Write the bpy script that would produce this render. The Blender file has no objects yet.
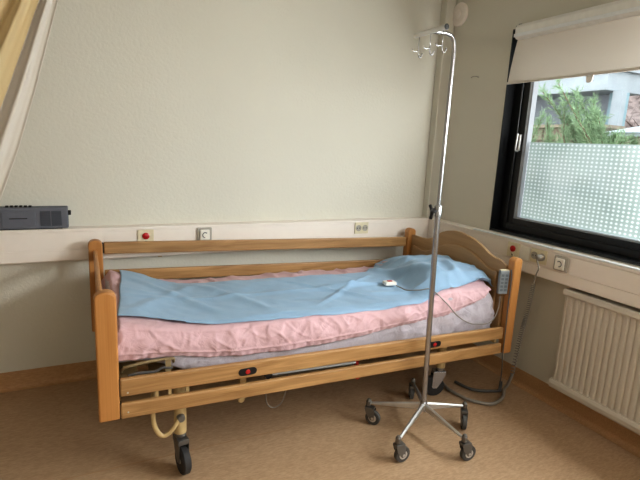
import bpy, bmesh, math, random
from mathutils import Vector, Matrix, noise
random.seed(7)
PI = math.pi
COL = bpy.context.scene.collection

# ------------------------------------------------------------------ materials
def new_mat(name):
    m = bpy.data.materials.new(name); m.use_nodes = True
    nt = m.node_tree
    for n in list(nt.nodes): nt.nodes.remove(n)
    out = nt.nodes.new('ShaderNodeOutputMaterial')
    return m, nt, out
def N(nt, typ, **kw):
    n = nt.nodes.new(typ)
    for k, v in kw.items():
        if k.startswith('i_'): n.inputs[k[2:].replace('_', ' ')].default_value = v
        else: setattr(n, k, v)
    return n
def rgb(r, g, b): return (r, g, b, 1)
def s2l(r, g, b):
    f = lambda c: (c/255/12.92) if c/255 <= .04045 else ((c/255+.055)/1.055)**2.4
    return (f(r), f(g), f(b), 1)
def mat(name, c, rough=.5, metal=0, nscale=30, namp=.06, bump=0, bscale=60, bdist=.002, coat=0, stretch=(1, 1, 1), sheen=0, spec=.5, trans=0):
    m, nt, out = new_mat(name)
    b = N(nt, 'ShaderNodeBsdfPrincipled'); L = nt.links.new
    L(b.outputs[0], out.inputs[0])
    b.inputs['Roughness'].default_value = rough; b.inputs['Metallic'].default_value = metal
    b.inputs['Specular IOR Level'].default_value = spec
    b.inputs['Coat Weight'].default_value = coat; b.inputs['Sheen Weight'].default_value = sheen
    b.inputs['Transmission Weight'].default_value = trans
    tc = N(nt, 'ShaderNodeTexCoord'); mp = N(nt, 'ShaderNodeMapping'); mp.inputs['Scale'].default_value = stretch
    L(tc.outputs['Object'], mp.inputs['Vector'])
    nz = N(nt, 'ShaderNodeTexNoise'); nz.inputs['Scale'].default_value = nscale; nz.inputs['Detail'].default_value = 4
    L(mp.outputs[0], nz.inputs['Vector'])
    mx = N(nt, 'ShaderNodeMix', data_type='RGBA')
    mx.inputs['A'].default_value = tuple(max(0, x*(1-namp*1.5)) for x in c[:3])+(1,)
    mx.inputs['B'].default_value = tuple(min(1, x*(1+namp*1.5)) for x in c[:3])+(1,)
    L(nz.outputs['Fac'], mx.inputs['Factor']); L(mx.outputs['Result'], b.inputs['Base Color'])
    if bump:
        n2 = N(nt, 'ShaderNodeTexNoise'); n2.inputs['Scale'].default_value = bscale; n2.inputs['Detail'].default_value = 5
        L(mp.outputs[0], n2.inputs['Vector'])
        bp = N(nt, 'ShaderNodeBump'); bp.inputs['Strength'].default_value = bump; bp.inputs['Distance'].default_value = bdist
        L(n2.outputs['Fac'], bp.inputs['Height']); L(bp.outputs[0], b.inputs['Normal'])
    return m
def wood(name, c1, c2, axis='x', rough=.45, scale=1.0):
    m, nt, out = new_mat(name); L = nt.links.new
    b = N(nt, 'ShaderNodeBsdfPrincipled'); L(b.outputs[0], out.inputs[0]); b.inputs['Roughness'].default_value = rough
    tc = N(nt, 'ShaderNodeTexCoord'); mp = N(nt, 'ShaderNodeMapping')
    st = {'x': (1.2, 14, 14), 'y': (14, 1.2, 14), 'z': (14, 14, 1.2)}[axis]
    mp.inputs['Scale'].default_value = tuple(v*scale for v in st)
    L(tc.outputs['Object'], mp.inputs['Vector'])
    nz = N(nt, 'ShaderNodeTexNoise'); nz.inputs['Scale'].default_value = 2.2; nz.inputs['Detail'].default_value = 6; nz.inputs['Distortion'].default_value = 1.2
    L(mp.outputs[0], nz.inputs['Vector'])
    mp2 = N(nt, 'ShaderNodeMapping'); mp2.inputs['Scale'].default_value = tuple(v*scale*(1 if v < 2 else 14) for v in st)
    L(tc.outputs['Object'], mp2.inputs['Vector'])
    n2 = N(nt, 'ShaderNodeTexNoise'); n2.inputs['Scale'].default_value = 2.; n2.inputs['Detail'].default_value = 3
    L(mp2.outputs[0], n2.inputs['Vector'])
    r = N(nt, 'ShaderNodeValToRGB'); r.color_ramp.elements[0].position = .35; r.color_ramp.elements[1].position = .68
    r.color_ramp.elements[0].color = c1; r.color_ramp.elements[1].color = c2
    ad = N(nt, 'ShaderNodeMath', operation='MULTIPLY_ADD'); ad.inputs[1].default_value = .35
    L(n2.outputs['Fac'], ad.inputs[0])
    sb = N(nt, 'ShaderNodeMath', operation='MULTIPLY'); sb.inputs[1].default_value = .68
    L(nz.outputs['Fac'], sb.inputs[0]); L(sb.outputs[0], ad.inputs[2])
    L(ad.outputs[0], r.inputs[0]); L(r.outputs[0], b.inputs['Base Color'])
    bp = N(nt, 'ShaderNodeBump'); bp.inputs['Strength'].default_value = .15; bp.inputs['Distance'].default_value = .001
    L(n2.outputs['Fac'], bp.inputs['Height']); L(bp.outputs[0], b.inputs['Normal'])
    return m
def floor_mat(name, c1, c2, seams=True):
    m, nt, out = new_mat(name); L = nt.links.new
    b = N(nt, 'ShaderNodeBsdfPrincipled'); L(b.outputs[0], out.inputs[0]); b.inputs['Roughness'].default_value = .42
    b.inputs['Specular IOR Level'].default_value = .4
    tc = N(nt, 'ShaderNodeTexCoord'); mp = N(nt, 'ShaderNodeMapping'); mp.inputs['Scale'].default_value = (16, 60, 60)
    mp.inputs['Rotation'].default_value = (0, 0, .08)
    L(tc.outputs['Object'], mp.inputs['Vector'])
    nz = N(nt, 'ShaderNodeTexNoise'); nz.inputs['Scale'].default_value = 2.5; nz.inputs['Detail'].default_value = 6; nz.inputs['Roughness'].default_value = .65
    L(mp.outputs[0], nz.inputs['Vector'])
    r = N(nt, 'ShaderNodeValToRGB'); r.color_ramp.elements[0].position = .34; r.color_ramp.elements[1].position = .68
    r.color_ramp.elements[0].color = c1; r.color_ramp.elements[1].color = c2
    L(nz.outputs['Fac'], r.inputs[0])
    big = N(nt, 'ShaderNodeTexNoise'); big.inputs['Scale'].default_value = 1.3; L(tc.outputs['Object'], big.inputs['Vector'])
    hs = N(nt, 'ShaderNodeHueSaturation'); L(r.outputs[0], hs.inputs['Color'])
    mr = N(nt, 'ShaderNodeMapRange'); mr.inputs['To Min'].default_value = .9; mr.inputs['To Max'].default_value = 1.1
    L(big.outputs['Fac'], mr.inputs[0]); L(mr.outputs[0], hs.inputs['Value'])
    L(hs.outputs[0], b.inputs['Base Color'])
    bp = N(nt, 'ShaderNodeBump'); bp.inputs['Strength'].default_value = .06; bp.inputs['Distance'].default_value = .001
    L(nz.outputs['Fac'], bp.inputs['Height']); L(bp.outputs[0], b.inputs['Normal'])
    return m
def cloth_mat(name, c, weave=900, translucent=0., rough=.9, bump=.25, namp=.08, bscale=7, bdist=.012):
    m, nt, out = new_mat(name); L = nt.links.new
    b = N(nt, 'ShaderNodeBsdfPrincipled'); b.inputs['Roughness'].default_value = rough; b.inputs['Specular IOR Level'].default_value = .2
    b.inputs['Sheen Weight'].default_value = .15
    tc = N(nt, 'ShaderNodeTexCoord')
    nz = N(nt, 'ShaderNodeTexNoise'); nz.inputs['Scale'].default_value = 5; nz.inputs['Detail'].default_value = 6; L(tc.outputs['Object'], nz.inputs['Vector'])
    fz = N(nt, 'ShaderNodeTexNoise'); fz.inputs['Scale'].default_value = weave*.4; L(tc.outputs['Object'], fz.inputs['Vector'])
    av = N(nt, 'ShaderNodeMath', operation='MULTIPLY_ADD'); av.inputs[1].default_value = .5; L(nz.outputs['Fac'], av.inputs[0])
    hf = N(nt, 'ShaderNodeMath', operation='MULTIPLY'); hf.inputs[1].default_value = .5; L(fz.outputs['Fac'], hf.inputs[0]); L(hf.outputs[0], av.inputs[2])
    mx = N(nt, 'ShaderNodeMix', data_type='RGBA')
    mx.inputs['A'].default_value = tuple(x*(1-namp) for x in c[:3])+(1,); mx.inputs['B'].default_value = tuple(min(1, x*(1+namp)) for x in c[:3])+(1,)
    L(av.outputs[0], mx.inputs['Factor']); L(mx.outputs['Result'], b.inputs['Base Color'])
    n3 = N(nt, 'ShaderNodeTexNoise'); n3.inputs['Scale'].default_value = bscale; n3.inputs['Detail'].default_value = 4; n3.inputs['Distortion'].default_value = .8
    L(tc.outputs['Object'], n3.inputs['Vector'])
    bp = N(nt, 'ShaderNodeBump'); bp.inputs['Strength'].default_value = bump; bp.inputs['Distance'].default_value = bdist
    L(n3.outputs['Fac'], bp.inputs['Height']); L(bp.outputs[0], b.inputs['Normal'])
    if translucent:
        t = N(nt, 'ShaderNodeBsdfTranslucent'); L(mx.outputs['Result'], t.inputs['Color'])
        ms = N(nt, 'ShaderNodeMixShader'); ms.inputs[0].default_value = translucent
        L(b.outputs[0], ms.inputs[1]); L(t.outputs[0], ms.inputs[2]); L(ms.outputs[0], out.inputs[0])
    else: L(b.outputs[0], out.inputs[0])
    return m
def glass_mat():
    m, nt, out = new_mat('window_glass'); L = nt.links.new
    t = N(nt, 'ShaderNodeBsdfTransparent'); t.inputs[0].default_value = (.96, .98, .97, 1)
    g = N(nt, 'ShaderNodeBsdfGlossy'); g.inputs['Roughness'].default_value = .02
    ms = N(nt, 'ShaderNodeMixShader'); ms.inputs[0].default_value = .04
    L(t.outputs[0], ms.inputs[1]); L(g.outputs[0], ms.inputs[2]); L(ms.outputs[0], out.inputs[0])
    return m
def film_mat():
    # privacy film: grid of small squares with clearer bright gaps
    m, nt, out = new_mat('privacy_film'); L = nt.links.new
    tc = N(nt, 'ShaderNodeTexCoord'); sp = N(nt, 'ShaderNodeSeparateXYZ'); L(tc.outputs['Object'], sp.inputs[0])
    def tri(o, period):
        a = N(nt, 'ShaderNodeMath', operation='PINGPONG'); a.inputs[1].default_value = period/2; L(o, a.inputs[0])
        d = N(nt, 'ShaderNodeMath', operation='DIVIDE'); d.inputs[1].default_value = period/2; L(a.outputs[0], d.inputs[0]); return d.outputs[0]
    u = tri(sp.outputs['Y'], .0272); v = tri(sp.outputs['Z'], .0222)
    mn = N(nt, 'ShaderNodeMath', operation='MULTIPLY'); L(u, mn.inputs[0]); L(v, mn.inputs[1])
    dot = N(nt, 'ShaderNodeMapRange'); dot.inputs['From Min'].default_value = .2; dot.inputs['From Max'].default_value = .9; L(mn.outputs[0], dot.inputs[0])
    nz = N(nt, 'ShaderNodeTexNoise'); nz.inputs['Scale'].default_value = 3.; nz.inputs['Detail'].default_value = 3; L(tc.outputs['Object'], nz.inputs['Vector'])
    ramp = N(nt, 'ShaderNodeValToRGB'); ramp.color_ramp.elements[0].position = .35; ramp.color_ramp.elements[1].position = .65
    ramp.color_ramp.elements[0].color = (.19, .235, .22, 1); ramp.color_ramp.elements[1].color = (.29, .33, .32, 1); L(nz.outputs['Fac'], ramp.inputs[0])
    mx = N(nt, 'ShaderNodeMix', data_type='RGBA'); L(dot.outputs[0], mx.inputs['Factor']); L(ramp.outputs[0], mx.inputs['A']); mx.inputs['B'].default_value = (.56, .60, .60, 1)
    t = N(nt, 'ShaderNodeBsdfTranslucent'); L(mx.outputs['Result'], t.inputs['Color'])
    g = N(nt, 'ShaderNodeBsdfDiffuse'); L(mx.outputs['Result'], g.inputs['Color'])
    m1 = N(nt, 'ShaderNodeMixShader'); m1.inputs[0].default_value = .15; L(t.outputs[0], m1.inputs[1]); L(g.outputs[0], m1.inputs[2])
    tr = N(nt, 'ShaderNodeBsdfTransparent')
    m2 = N(nt, 'ShaderNodeMixShader'); m2.inputs[0].default_value = .12
    L(m1.outputs[0], m2.inputs[1]); L(tr.outputs[0], m2.inputs[2]); L(m2.outputs[0], out.inputs[0])
    return m

M = {}
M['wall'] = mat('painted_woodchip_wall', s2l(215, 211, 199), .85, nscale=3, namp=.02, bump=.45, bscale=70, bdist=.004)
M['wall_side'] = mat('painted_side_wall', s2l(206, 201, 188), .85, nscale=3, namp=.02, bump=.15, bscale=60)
M['ceiling'] = mat('ceiling_paint', s2l(215, 212, 200), .9)
M['floor'] = floor_mat('vinyl_floor', s2l(164, 135, 106), s2l(190, 161, 131))
M['base'] = floor_mat('vinyl_skirting', s2l(174, 135, 96), s2l(196, 158, 119))
M['seam'] = mat('floor_seam', s2l(170, 134, 98), .5)
M['trunk'] = mat('cream_white_trunking', s2l(238, 229, 220), .45, namp=.015)
M['trunk_line'] = mat('trunking_groove', s2l(150, 140, 130), .6)
M['beech'] = wood('orange_beech', s2l(172, 118, 64), s2l(192, 138, 82), 'z', .4, .5)
M['beech_y'] = wood('headboard_beech', s2l(156, 122, 84), s2l(180, 146, 106), 'y', .4, .5)
M['oak'] = wood('oak_rail', s2l(140, 103, 63), s2l(186, 146, 98), 'x', .45)
M['tan'] = mat('tan_painted_steel', s2l(190, 165, 120), .45)
M['tan_dark'] = mat('shaded_tan_steel', s2l(140, 122, 90), .5)  # darker copy of the tan steel, shade under the sheet put into its colour
M['black'] = mat('black_plastic', s2l(22, 22, 24), .4)
M['rubber'] = mat('grey_rubber', s2l(78, 76, 74), .7)
M['dkrubber'] = mat('dark_rubber', s2l(48, 47, 48), .65)
M['chrome'] = mat('chrome', s2l(176, 176, 180), .24, .92, namp=.01)
M['steel'] = mat('brushed_steel', s2l(205, 204, 202), .34, .85)
M['greymetal'] = mat('grey_cast_metal', s2l(120, 118, 115), .4, .8)
M['red'] = mat('red_plastic', s2l(176, 30, 32), .35)
M['pink'] = cloth_mat('pink_cotton', s2l(204, 170, 175), bump=.5, bscale=14, bdist=.02, namp=.06)
M['blue'] = cloth_mat('blue_nonwoven', s2l(146, 174, 200), bump=.3, bscale=6, bdist=.02, namp=.05)
M['lav'] = cloth_mat('lavender_cotton', s2l(186, 178, 186), bump=.5, bscale=16, bdist=.02)
M['beige_plate'] = mat('beige_plate', s2l(222, 212, 184), .4)
M['white_plate'] = mat('white_plate', s2l(236, 232, 222), .4)
M['clear_plate'] = mat('grey_clear_plate', s2l(176, 170, 160), .25)
M['radio'] = mat('grey_radio_plastic', s2l(104, 107, 117), .55)
M['radio_dk'] = mat('dark_radio_plastic', s2l(74, 77, 86), .6)
M['net'] = cloth_mat('white_net_curtain', s2l(232, 226, 218), translucent=.35, bump=.1)
M['yellow'] = cloth_mat('yellow_curtain', s2l(228, 208, 166), translucent=.35, bump=.1)
M['rad'] = mat('cream_radiator_enamel', s2l(204, 196, 184), .4, namp=.015)
M['frame'] = mat('black_window_frame', s2l(9, 10, 12), .35)
M['bead'] = mat('white_glazing_bead', s2l(228, 230, 232), .35)
M['bead2'] = mat('grey_white_glazing_bead', s2l(150, 154, 160), .4)
M['blind'] = cloth_mat('beige_blind_fabric', s2l(218, 210, 200), translucent=.12, bump=.03, namp=.02)
M['alu'] = mat('white_aluminium', s2l(228, 226, 222), .35, .1)
M['handset'] = mat('grey_handset', s2l(134, 140, 144), .45)
M['handkey'] = mat('handset_keys', s2l(98, 106, 114), .5)
M['cable'] = mat('grey_cable', s2l(138, 132, 124), .5)
M['darkcable'] = mat('dark_cable', s2l(88, 86, 84), .5)
M['glass'] = glass_mat(); M['film'] = film_mat()
M['outground'] = mat('outdoor_ground', s2l(120, 116, 104), .9, nscale=8, namp=.3)
M['garage'] = mat('grey_render', s2l(126, 130, 138), .8)
M['fascia'] = mat('pale_fascia', s2l(140, 147, 152), .7, nscale=3, namp=.22)
M['bluepost'] = mat('blue_grey_post', s2l(118, 142, 150), .6)
M['stone'] = mat('tan_stone', s2l(128, 116, 102), .9, nscale=6, namp=.3)
M['leaf'] = mat('juniper_needles', s2l(122, 146, 112), .7, nscale=5, namp=.4)
M['bark'] = mat('bark', s2l(96, 74, 60), .9, nscale=20, namp=.3)
M['scrub'] = mat('brown_scrub', s2l(112, 98, 94), .9, nscale=9, namp=.5)
M['slate'] = mat('dark_opening', s2l(84, 74, 68), .8)

# ------------------------------------------------------------------ builders
ORIGIN = {}
def link(o): COL.objects.link(o); return o
def tag(o, label=None, cat=None, group=None, kind=None):
    if label: o['label'] = label
    if cat: o['category'] = cat
    if group: o['group'] = group
    if kind: o['kind'] = kind
    return o
def thing(name, loc, label, cat, group=None):
    o = bpy.data.objects.new(name, None); link(o); o.location = loc; o.empty_display_size = .05
    ORIGIN[o.name] = Vector(loc); return tag(o, label, cat, group)
def obj(name, bm, m, parent=None, origin=None, smooth=None, bevel=0, label=None):
    """bm is in world coordinates; stored relative to the thing's origin."""
    if parent is not None:
        org = ORIGIN[parent.name]
    elif origin is not None: org = Vector(origin)
    else:
        xs = [v.co for v in bm.verts]
        org = Vector(((min(v.x for v in xs)+max(v.x for v in xs))/2, (min(v.y for v in xs)+max(v.y for v in xs))/2, min(v.z for v in xs)))
    bmesh.ops.translate(bm, vec=-org, verts=bm.verts)
    me = bpy.data.meshes.new(name); bm.to_mesh(me); bm.free()
    for mm in (m if isinstance(m, (list, tuple)) else [m]): me.materials.append(mm)
    o = bpy.data.objects.new(name, me); link(o)
    if parent is not None: o.parent = parent
    else: o.location = org
    ORIGIN[o.name] = org
    if smooth:
        for p in me.polygons: p.use_smooth = True
        if smooth != True:
            try: me.set_sharp_from_angle(angle=math.radians(smooth))
            except Exception: pass
    if bevel:
        md = o.modifiers.new('bevel', 'BEVEL'); md.width = bevel; md.segments = 2; md.limit_method = 'ANGLE'
        md.angle_limit = math.radians(40)
    if label: o['label'] = label
    return o
def struct(name, bm, m, **k): o = obj(name, bm, m, **k); o['kind'] = 'structure'; return o

def box(bm, x0, x1, y0, y1, z0, z1, mi=0, mtx=None):
    vs = [bm.verts.new((x, y, z)) for x in (x0, x1) for y in (y0, y1) for z in (z0, z1)]
    if mtx:
        for v in vs: v.co = mtx @ v.co
    F = [(0, 1, 3, 2), (4, 6, 7, 5), (0, 4, 5, 1), (2, 3, 7, 6), (0, 2, 6, 4), (1, 5, 7, 3)]
    for f in F:
        fc = bm.faces.new([vs[i] for i in f]); fc.material_index = mi
    return bm
def BM(): return bmesh.new()
def bx(*a, **k): return box(BM(), *a, **k)
def frames(pts):
    pts = [Vector(p) for p in pts]; T = []
    for i in range(len(pts)):
        a = pts[max(0, i-1)]; b = pts[min(len(pts)-1, i+1)]; T.append((b-a).normalized())
    up = Vector((0, 0, 1)) if abs(T[0].z) < .9 else Vector((1, 0, 0))
    n = (up - T[0]*up.dot(T[0])).normalized(); out = []
    for i, t in enumerate(T):
        n = (n - t*n.dot(t)).normalized(); out.append((pts[i], t, n, t.cross(n)))
    return out
def tube(bm, pts, r, seg=10, mi=0, caps=True):
    rings = []
    for i, (p, t, n, b) in enumerate(frames(pts)):
        rr = r[i] if isinstance(r, (list, tuple)) else r
        rings.append([bm.verts.new(p + (n*math.cos(2*PI*k/seg) + b*math.sin(2*PI*k/seg))*rr) for k in range(seg)])
    for a, b in zip(rings, rings[1:]):
        for k in range(seg):
            f = bm.faces.new((a[k], a[(k+1) % seg], b[(k+1) % seg], b[k])); f.material_index = mi
    if caps:
        for rg in (rings[0][::-1], rings[-1]): bm.faces.new(rg).material_index = mi
    return bm
def smooth_path(pts, n=8):
    P = [Vector(p) for p in pts]; P = [P[0]*2-P[1]] + P + [P[-1]*2-P[-2]]; out = []
    for i in range(1, len(P)-2):
        for k in range(n):
            t = k/n; a, b, c, d = P[i-1:i+3]
            out.append(.5*((2*b)+(c-a)*t+(2*a-5*b+4*c-d)*t*t+(3*b-a-3*c+d)*t**3))
    out.append(P[-2]); return out
def lathe(bm, base, axis, prof, seg=24, mi=0):
    """prof: list of (distance along axis, radius)"""
    base = Vector(base); ax = Vector(axis).normalized()
    u = ax.orthogonal().normalized(); w = ax.cross(u); rings = []
    for h, r in prof:
        if r < 1e-6: rings.append([bm.verts.new(base+ax*h)])
        else: rings.append([bm.verts.new(base+ax*h+(u*math.cos(2*PI*k/seg)+w*math.sin(2*PI*k/seg))*r) for k in range(seg)])
    for a, b in zip(rings, rings[1:]):
        for k in range(seg):
            k2 = (k+1) % seg
            if len(a) == 1 and len(b) == 1: continue
            if len(a) == 1: f = bm.faces.new((a[0], b[k2], b[k]))
            elif len(b) == 1: f = bm.faces.new((a[k], a[k2], b[0]))
            else: f = bm.faces.new((a[k], a[k2], b[k2], b[k]))
            f.material_index = mi
    if len(rings[0]) > 1: bm.faces.new(rings[0][::-1]).material_index = mi
    if len(rings[-1]) > 1: bm.faces.new(rings[-1]).material_index = mi
    return bm
def prism(bm, poly, axis, lo, hi, mi=0):
    """poly 2d; axis 'x': poly=(y,z); 'y': poly=(x,z); 'z': poly=(x,y)"""
    def P(a, b, c): return {'x': (c, a, b), 'y': (a, c, b), 'z': (a, b, c)}[axis]
    A = [bm.verts.new(P(a, b, lo)) for a, b in poly]; B = [bm.verts.new(P(a, b, hi)) for a, b in poly]
    n = len(poly)
    for i in range(n):
        bm.faces.new((A[i], A[(i+1) % n], B[(i+1) % n], B[i])).material_index = mi
    bm.faces.new(A[::-1]).material_index = mi; bm.faces.new(B).material_index = mi
    bmesh.ops.recalc_face_normals(bm, faces=bm.faces); return bm
def grid(bm, nu, nv, fn, mi=0):
    V = [[bm.verts.new(fn(i/(nu-1), j/(nv-1))) for j in range(nv)] for i in range(nu)]
    for i in range(nu-1):
        for j in range(nv-1):
            bm.faces.new((V[i][j], V[i+1][j], V[i+1][j+1], V[i][j+1])).material_index = mi
    return V
def solid(o, t, off=-1):
    md = o.modifiers.new('thickness', 'SOLIDIFY'); md.thickness = t; md.offset = off
def sst(a, b, x):
    t = max(0, min(1, (x-a)/(b-a))); return t*t*(3-2*t)
def interp(tab, x):
    if x <= tab[0][0]: return tab[0][1]
    for (a, va), (b, vb) in zip(tab, tab[1:]):
        if x <= b: return va+(vb-va)*(x-a)/(b-a)
    return tab[-1][1]
def nz(x, y, z, s=1): return noise.noise(Vector((x*s, y*s, z*s)))

# ------------------------------------------------------------------ room shell
XR, YB, CE = 2.41, 2.95, 2.62
XL, YF = -2.3, -2.0
struct('floor', bx(XL-.1, XR+.25, YF-.1, YB+.1, -.05, 0), M['floor'])
for i, (a, b) in enumerate((((.386, 2.03), (.86, 2.07)), ((1.2, 1.745), (1.80, 1.672)))):
    pass
sb = BM(); box(sb, XL, XR-.03, -.6, -.596, 0, .0006); box(sb, XL, .9, 2.035, 2.039, 0, .0006)
struct('trim_1', sb, M['seam'])
struct('wall_back', bx(XL-.1, XR+.25, YB, YB+.1, 0, CE), M['wall'])
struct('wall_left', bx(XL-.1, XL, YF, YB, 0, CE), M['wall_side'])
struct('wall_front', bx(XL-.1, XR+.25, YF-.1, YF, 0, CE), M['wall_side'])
struct('ceiling', bx(XL-.1, XR+.25, YF-.1, YB+.1, CE, CE+.05), M['ceiling'])
WY0, WY1, WZ0, WZ1 = -.9, 2.335, .93, 2.17
w = BM()
box(w, XR, XR+.25, YF, YB, 0, WZ0); box(w, XR, XR+.25, YF, YB, WZ1, CE)
box(w, XR, XR+.25, WY1, YB, WZ0, WZ1); box(w, XR, XR+.25, YF, WY0, WZ0, WZ1)
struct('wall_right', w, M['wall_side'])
# skirting with cove (vinyl folded up the wall)
prof = [(0, 0), (.028, 0), (.028, .002), (.016, .006), (.008, .014), (.004, .028), (.003, .104), (0, .104)]
struct('baseboard_back', prism(BM(), [(YB-a, z) for a, z in prof], 'x', XL, XR), M['base'])
struct('baseboard_right', prism(BM(), [(XR-a, z) for a, z in prof], 'y', YF, YB), M['base'])
# corner pipe casing
cb = BM(); box(cb, 2.325, 2.408, 2.885, YB, .914, CE); box(cb, 2.325, 2.41, 2.885, YB, .104, .735)
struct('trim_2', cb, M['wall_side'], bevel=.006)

# ------------------------------------------------------------------ wall trunking
TB, TR, TZ0, TZ1 = 2.872, 2.332, .735, .914
def trunk_prof(d):
    # (distance from wall, z) of a dado trunking: ledge on top, two shallow lids
    return [(0, TZ0), (d-.006, TZ0), (d, TZ0+.006), (d, .798), (d-.004, .799), (d-.004, .802), (d, .803), (d, .896), (d-.004, .897), (d-.004, .899), (d+.002, .900), (d+.002, .911), (d-.002, TZ1), (0, TZ1)]
t = thing('wall_trunking', (0, YB, TZ0), 'cream-white cable trunking running along the back wall behind the bed', 'trunking')
obj('trunking_body', prism(BM(), [(YB-a, z) for a, z in trunk_prof(YB-TB)], 'x', XL, XR-.0805), M['trunk'], t)
obj('mounting_clip', bx(.376, .398, 2.905, 2.925, .722, TZ0), M['tan'], t)
t2 = thing('wall_trunking', (XR, 1, TZ0), 'cream-white cable trunking under the window with sockets above the radiator', 'trunking')
obj('trunking_body', prism(BM(), [(XR-a, z) for a, z in trunk_prof(XR-TR)], 'y', YF, YB-.001), M['trunk'], t2)
lb = BM(); box(lb, TR-.004, TR+.02, YF, 2.40, .9135, .921)
obj('ledge_strip', lb, M['bead'], t2)

# plates on the trunking : face 'B' (back wall, facing -y) or 'R' (right wall, facing -x)
def on(face, u0, u1, z0, z1, d0, d1):
    if face == 'B': return (u0, u1, TB-d1, TB-d0, z0, z1)
    return (TR-d1, TR-d0, u0, u1, z0, z1)
def pt(face, u, z, d): return (u, TB-d, z) if face == 'B' else (TR-d, u, z)
AX = {'B': (0, -1, 0), 'R': (-1, 0, 0)}
def call_plate(face, u, z, label, cord=False):
    p = thing('nurse_call_plate', pt(face, u, z-.045, 0), label, 'call button', None)
    obj('plate', bx(*on(face, u-.044, u+.044, z-.044, z+.044, 0, .009)), M['beige_plate'], p, bevel=.003)
    bm = BM(); lathe(bm, pt(face, u, z+.008, .009), AX[face], [(0, .019), (.006, .019), (.009, .015), (.010, 0)], 20)
    obj('button', bm, M['red'], p, smooth=35, label='round red call button')
    obj('jack', lathe(BM(), pt(face, u, z-.027, .009), AX[face], [(0, .007), (.003, .006), (.003, 0)], 12), M['black'], p)
    if cord:
        f = smooth_path([pt(face, u, z-.027, .012), pt(face, u-.01, z-.02, .02), pt(face, u-.03, z-.05, .02), pt(face, u-.01, z-.075, .012)], 6)
        obj('cord', tube(BM(), f, .002, 6), M['beige_plate'], p, smooth=True)
    return p
call_plate('B', .305, .853, 'beige call plate with red button on the back wall trunking', False)
call_plate('R', 2.047, .853, 'beige call plate with red button on the trunking above the headboard', True)
def antenna_plate(face, u, z, label):
    p = thing('round_outlet', pt(face, u, z-.04, 0), label, 'socket')
    obj('back_box', bx(*on(face, u-.044, u+.044, z-.042, z+.042, 0, .014)), M['clear_plate'], p, bevel=.006)
    obj('cover', bx(*on(face, u-.029, u+.029, z-.032, z+.032, .0141, .026)), M['white_plate'], p, bevel=.006)
    bm = BM(); c = Vector(pt(face, u, z, .0265)); pts = []
    for k in range(15):
        a = PI*.25+k/14*PI*1.25
        pts.append(c + (Vector((1, 0, 0)) if face == 'B' else Vector((0, 1, 0)))*(.015*math.cos(a)) + Vector((0, 0, .015*math.sin(a))))
    tube(bm, pts, .0025, 6)
    obj('ring_symbol', bm, M['radio_dk'], p, smooth=True)
antenna_plate('B', .640, .856, 'square grey-rimmed outlet with white cover on the back wall trunking')
antenna_plate('R', 1.712, .848, 'square grey-rimmed outlet with white cover on the trunking above the radiator')
def double_socket(face, u, z, label):
    p = thing('double_socket', pt(face, u, z-.04, 0), label, 'socket')
    obj('plate', bx(*on(face, u-.054, u+.054, z-.04, z+.04, 0, .008)), M['beige_plate'], p, bevel=.002)
    for s in (-1, 1):
        c = pt(face, u+s*.026, z, .008)
        well = obj('socket_well', lathe(BM(), c, AX[face], [(0, .0215), (.003, .0215), (.003, .019), (.0005, .018), (.0005, 0)], 24), M['clear_plate'], p, smooth=35)
        for q in (-1, 1):
            h = pt(face, u+s*.026+q*.0095, z, .0087)
            obj('pin_hole', lathe(BM(), h, AX[face], [(0, .004), (.0006, .004), (.0006, 0)], 10), M['black'], well)
    return p
double_socket('B', 1.742, .860, 'empty beige double socket on the back wall trunking')
double_socket('R', 1.864, .855, 'beige double socket on the trunking right of the bed, a plug in one side')
bp_ = obj('blank_plate', bx(*on('R', 1.928, 1.995, .812, .893, 0, .006)), M['white_plate'], bevel=.002)
tag(bp_, 'blank white plate between the red call button and the double socket', 'wall plate')

# plug with coiled grey cord going to the floor and looping under the bed
pg = thing('coiled_power_cord', (2.25, 1.87, .13), 'grey coiled power cord hanging from the wall socket down to the floor', 'power cord')
obj('plug', lathe(BM(), (TR-.0115, 1.838, .855), (-1, 0, 0), [(0, .018), (.012, .02), (.028, .018), (.038, .010), (.04, 0)], 20), M['cable'], pg, smooth=35)
path = smooth_path([(2.29, 1.838, .852), (2.283, 1.832, .835), (2.28, 1.815, .80), (2.28, 1.826, .758), (2.28, 1.835, .70)], 6)
obj('lead', tube(BM(), path, .004, 8), M['cable'], pg, smooth=True)
spine = smooth_path([(2.28, 1.835, .70), (2.28, 1.842, .604), (2.275, 1.85, .5), (2.27, 1.86, .415), (2.26, 1.867, .289), (2.25, 1.869, .13)], 40)
fr = frames(spine); hel = []
turns = 44; n = turns*10
for k in range(n+1):
    s = k/n*(len(fr)-1); i = min(int(s), len(fr)-2); f_ = s-i
    p = fr[i][0].lerp(fr[i+1][0], f_); nn, bb = fr[i][2], fr[i][3]
    a = 2*PI*turns*k/n; hel.append(p+(nn*math.cos(a)+bb*math.sin(a))*.0105)
obj('coil', tube(BM(), hel, .003, 6), M['cable'], pg, smooth=True)
fl = smooth_path([(2.25, 1.869, .13), (2.262, 1.90, .05), (2.255, 1.914, .016), (2.19, 1.86, .013), (2.127, 1.827, .013), (2.036, 1.815, .013), (1.958, 1.892, .013), (1.935, 1.96, .013), (1.926, 2.04, .013), (1.95, 2.15, .013)], 8)
obj('floor_lead', tube(BM(), fl, .0095, 8), M['cable'], pg, smooth=True)
fl = smooth_path([(2.235, 1.93, .06), (2.235, 1.93, .016), (2.209, 1.915, .012), (2.121, 1.945, .012), (2.057, 1.995, .012), (2.03, 2.10, .012)], 8)
o = obj('power_cable', tube(BM(), fl, .0095, 8), M['darkcable'], None, smooth=True)
tag(o, 'short dark cable lying on the floor beneath the head of the bed', 'cable')

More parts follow.
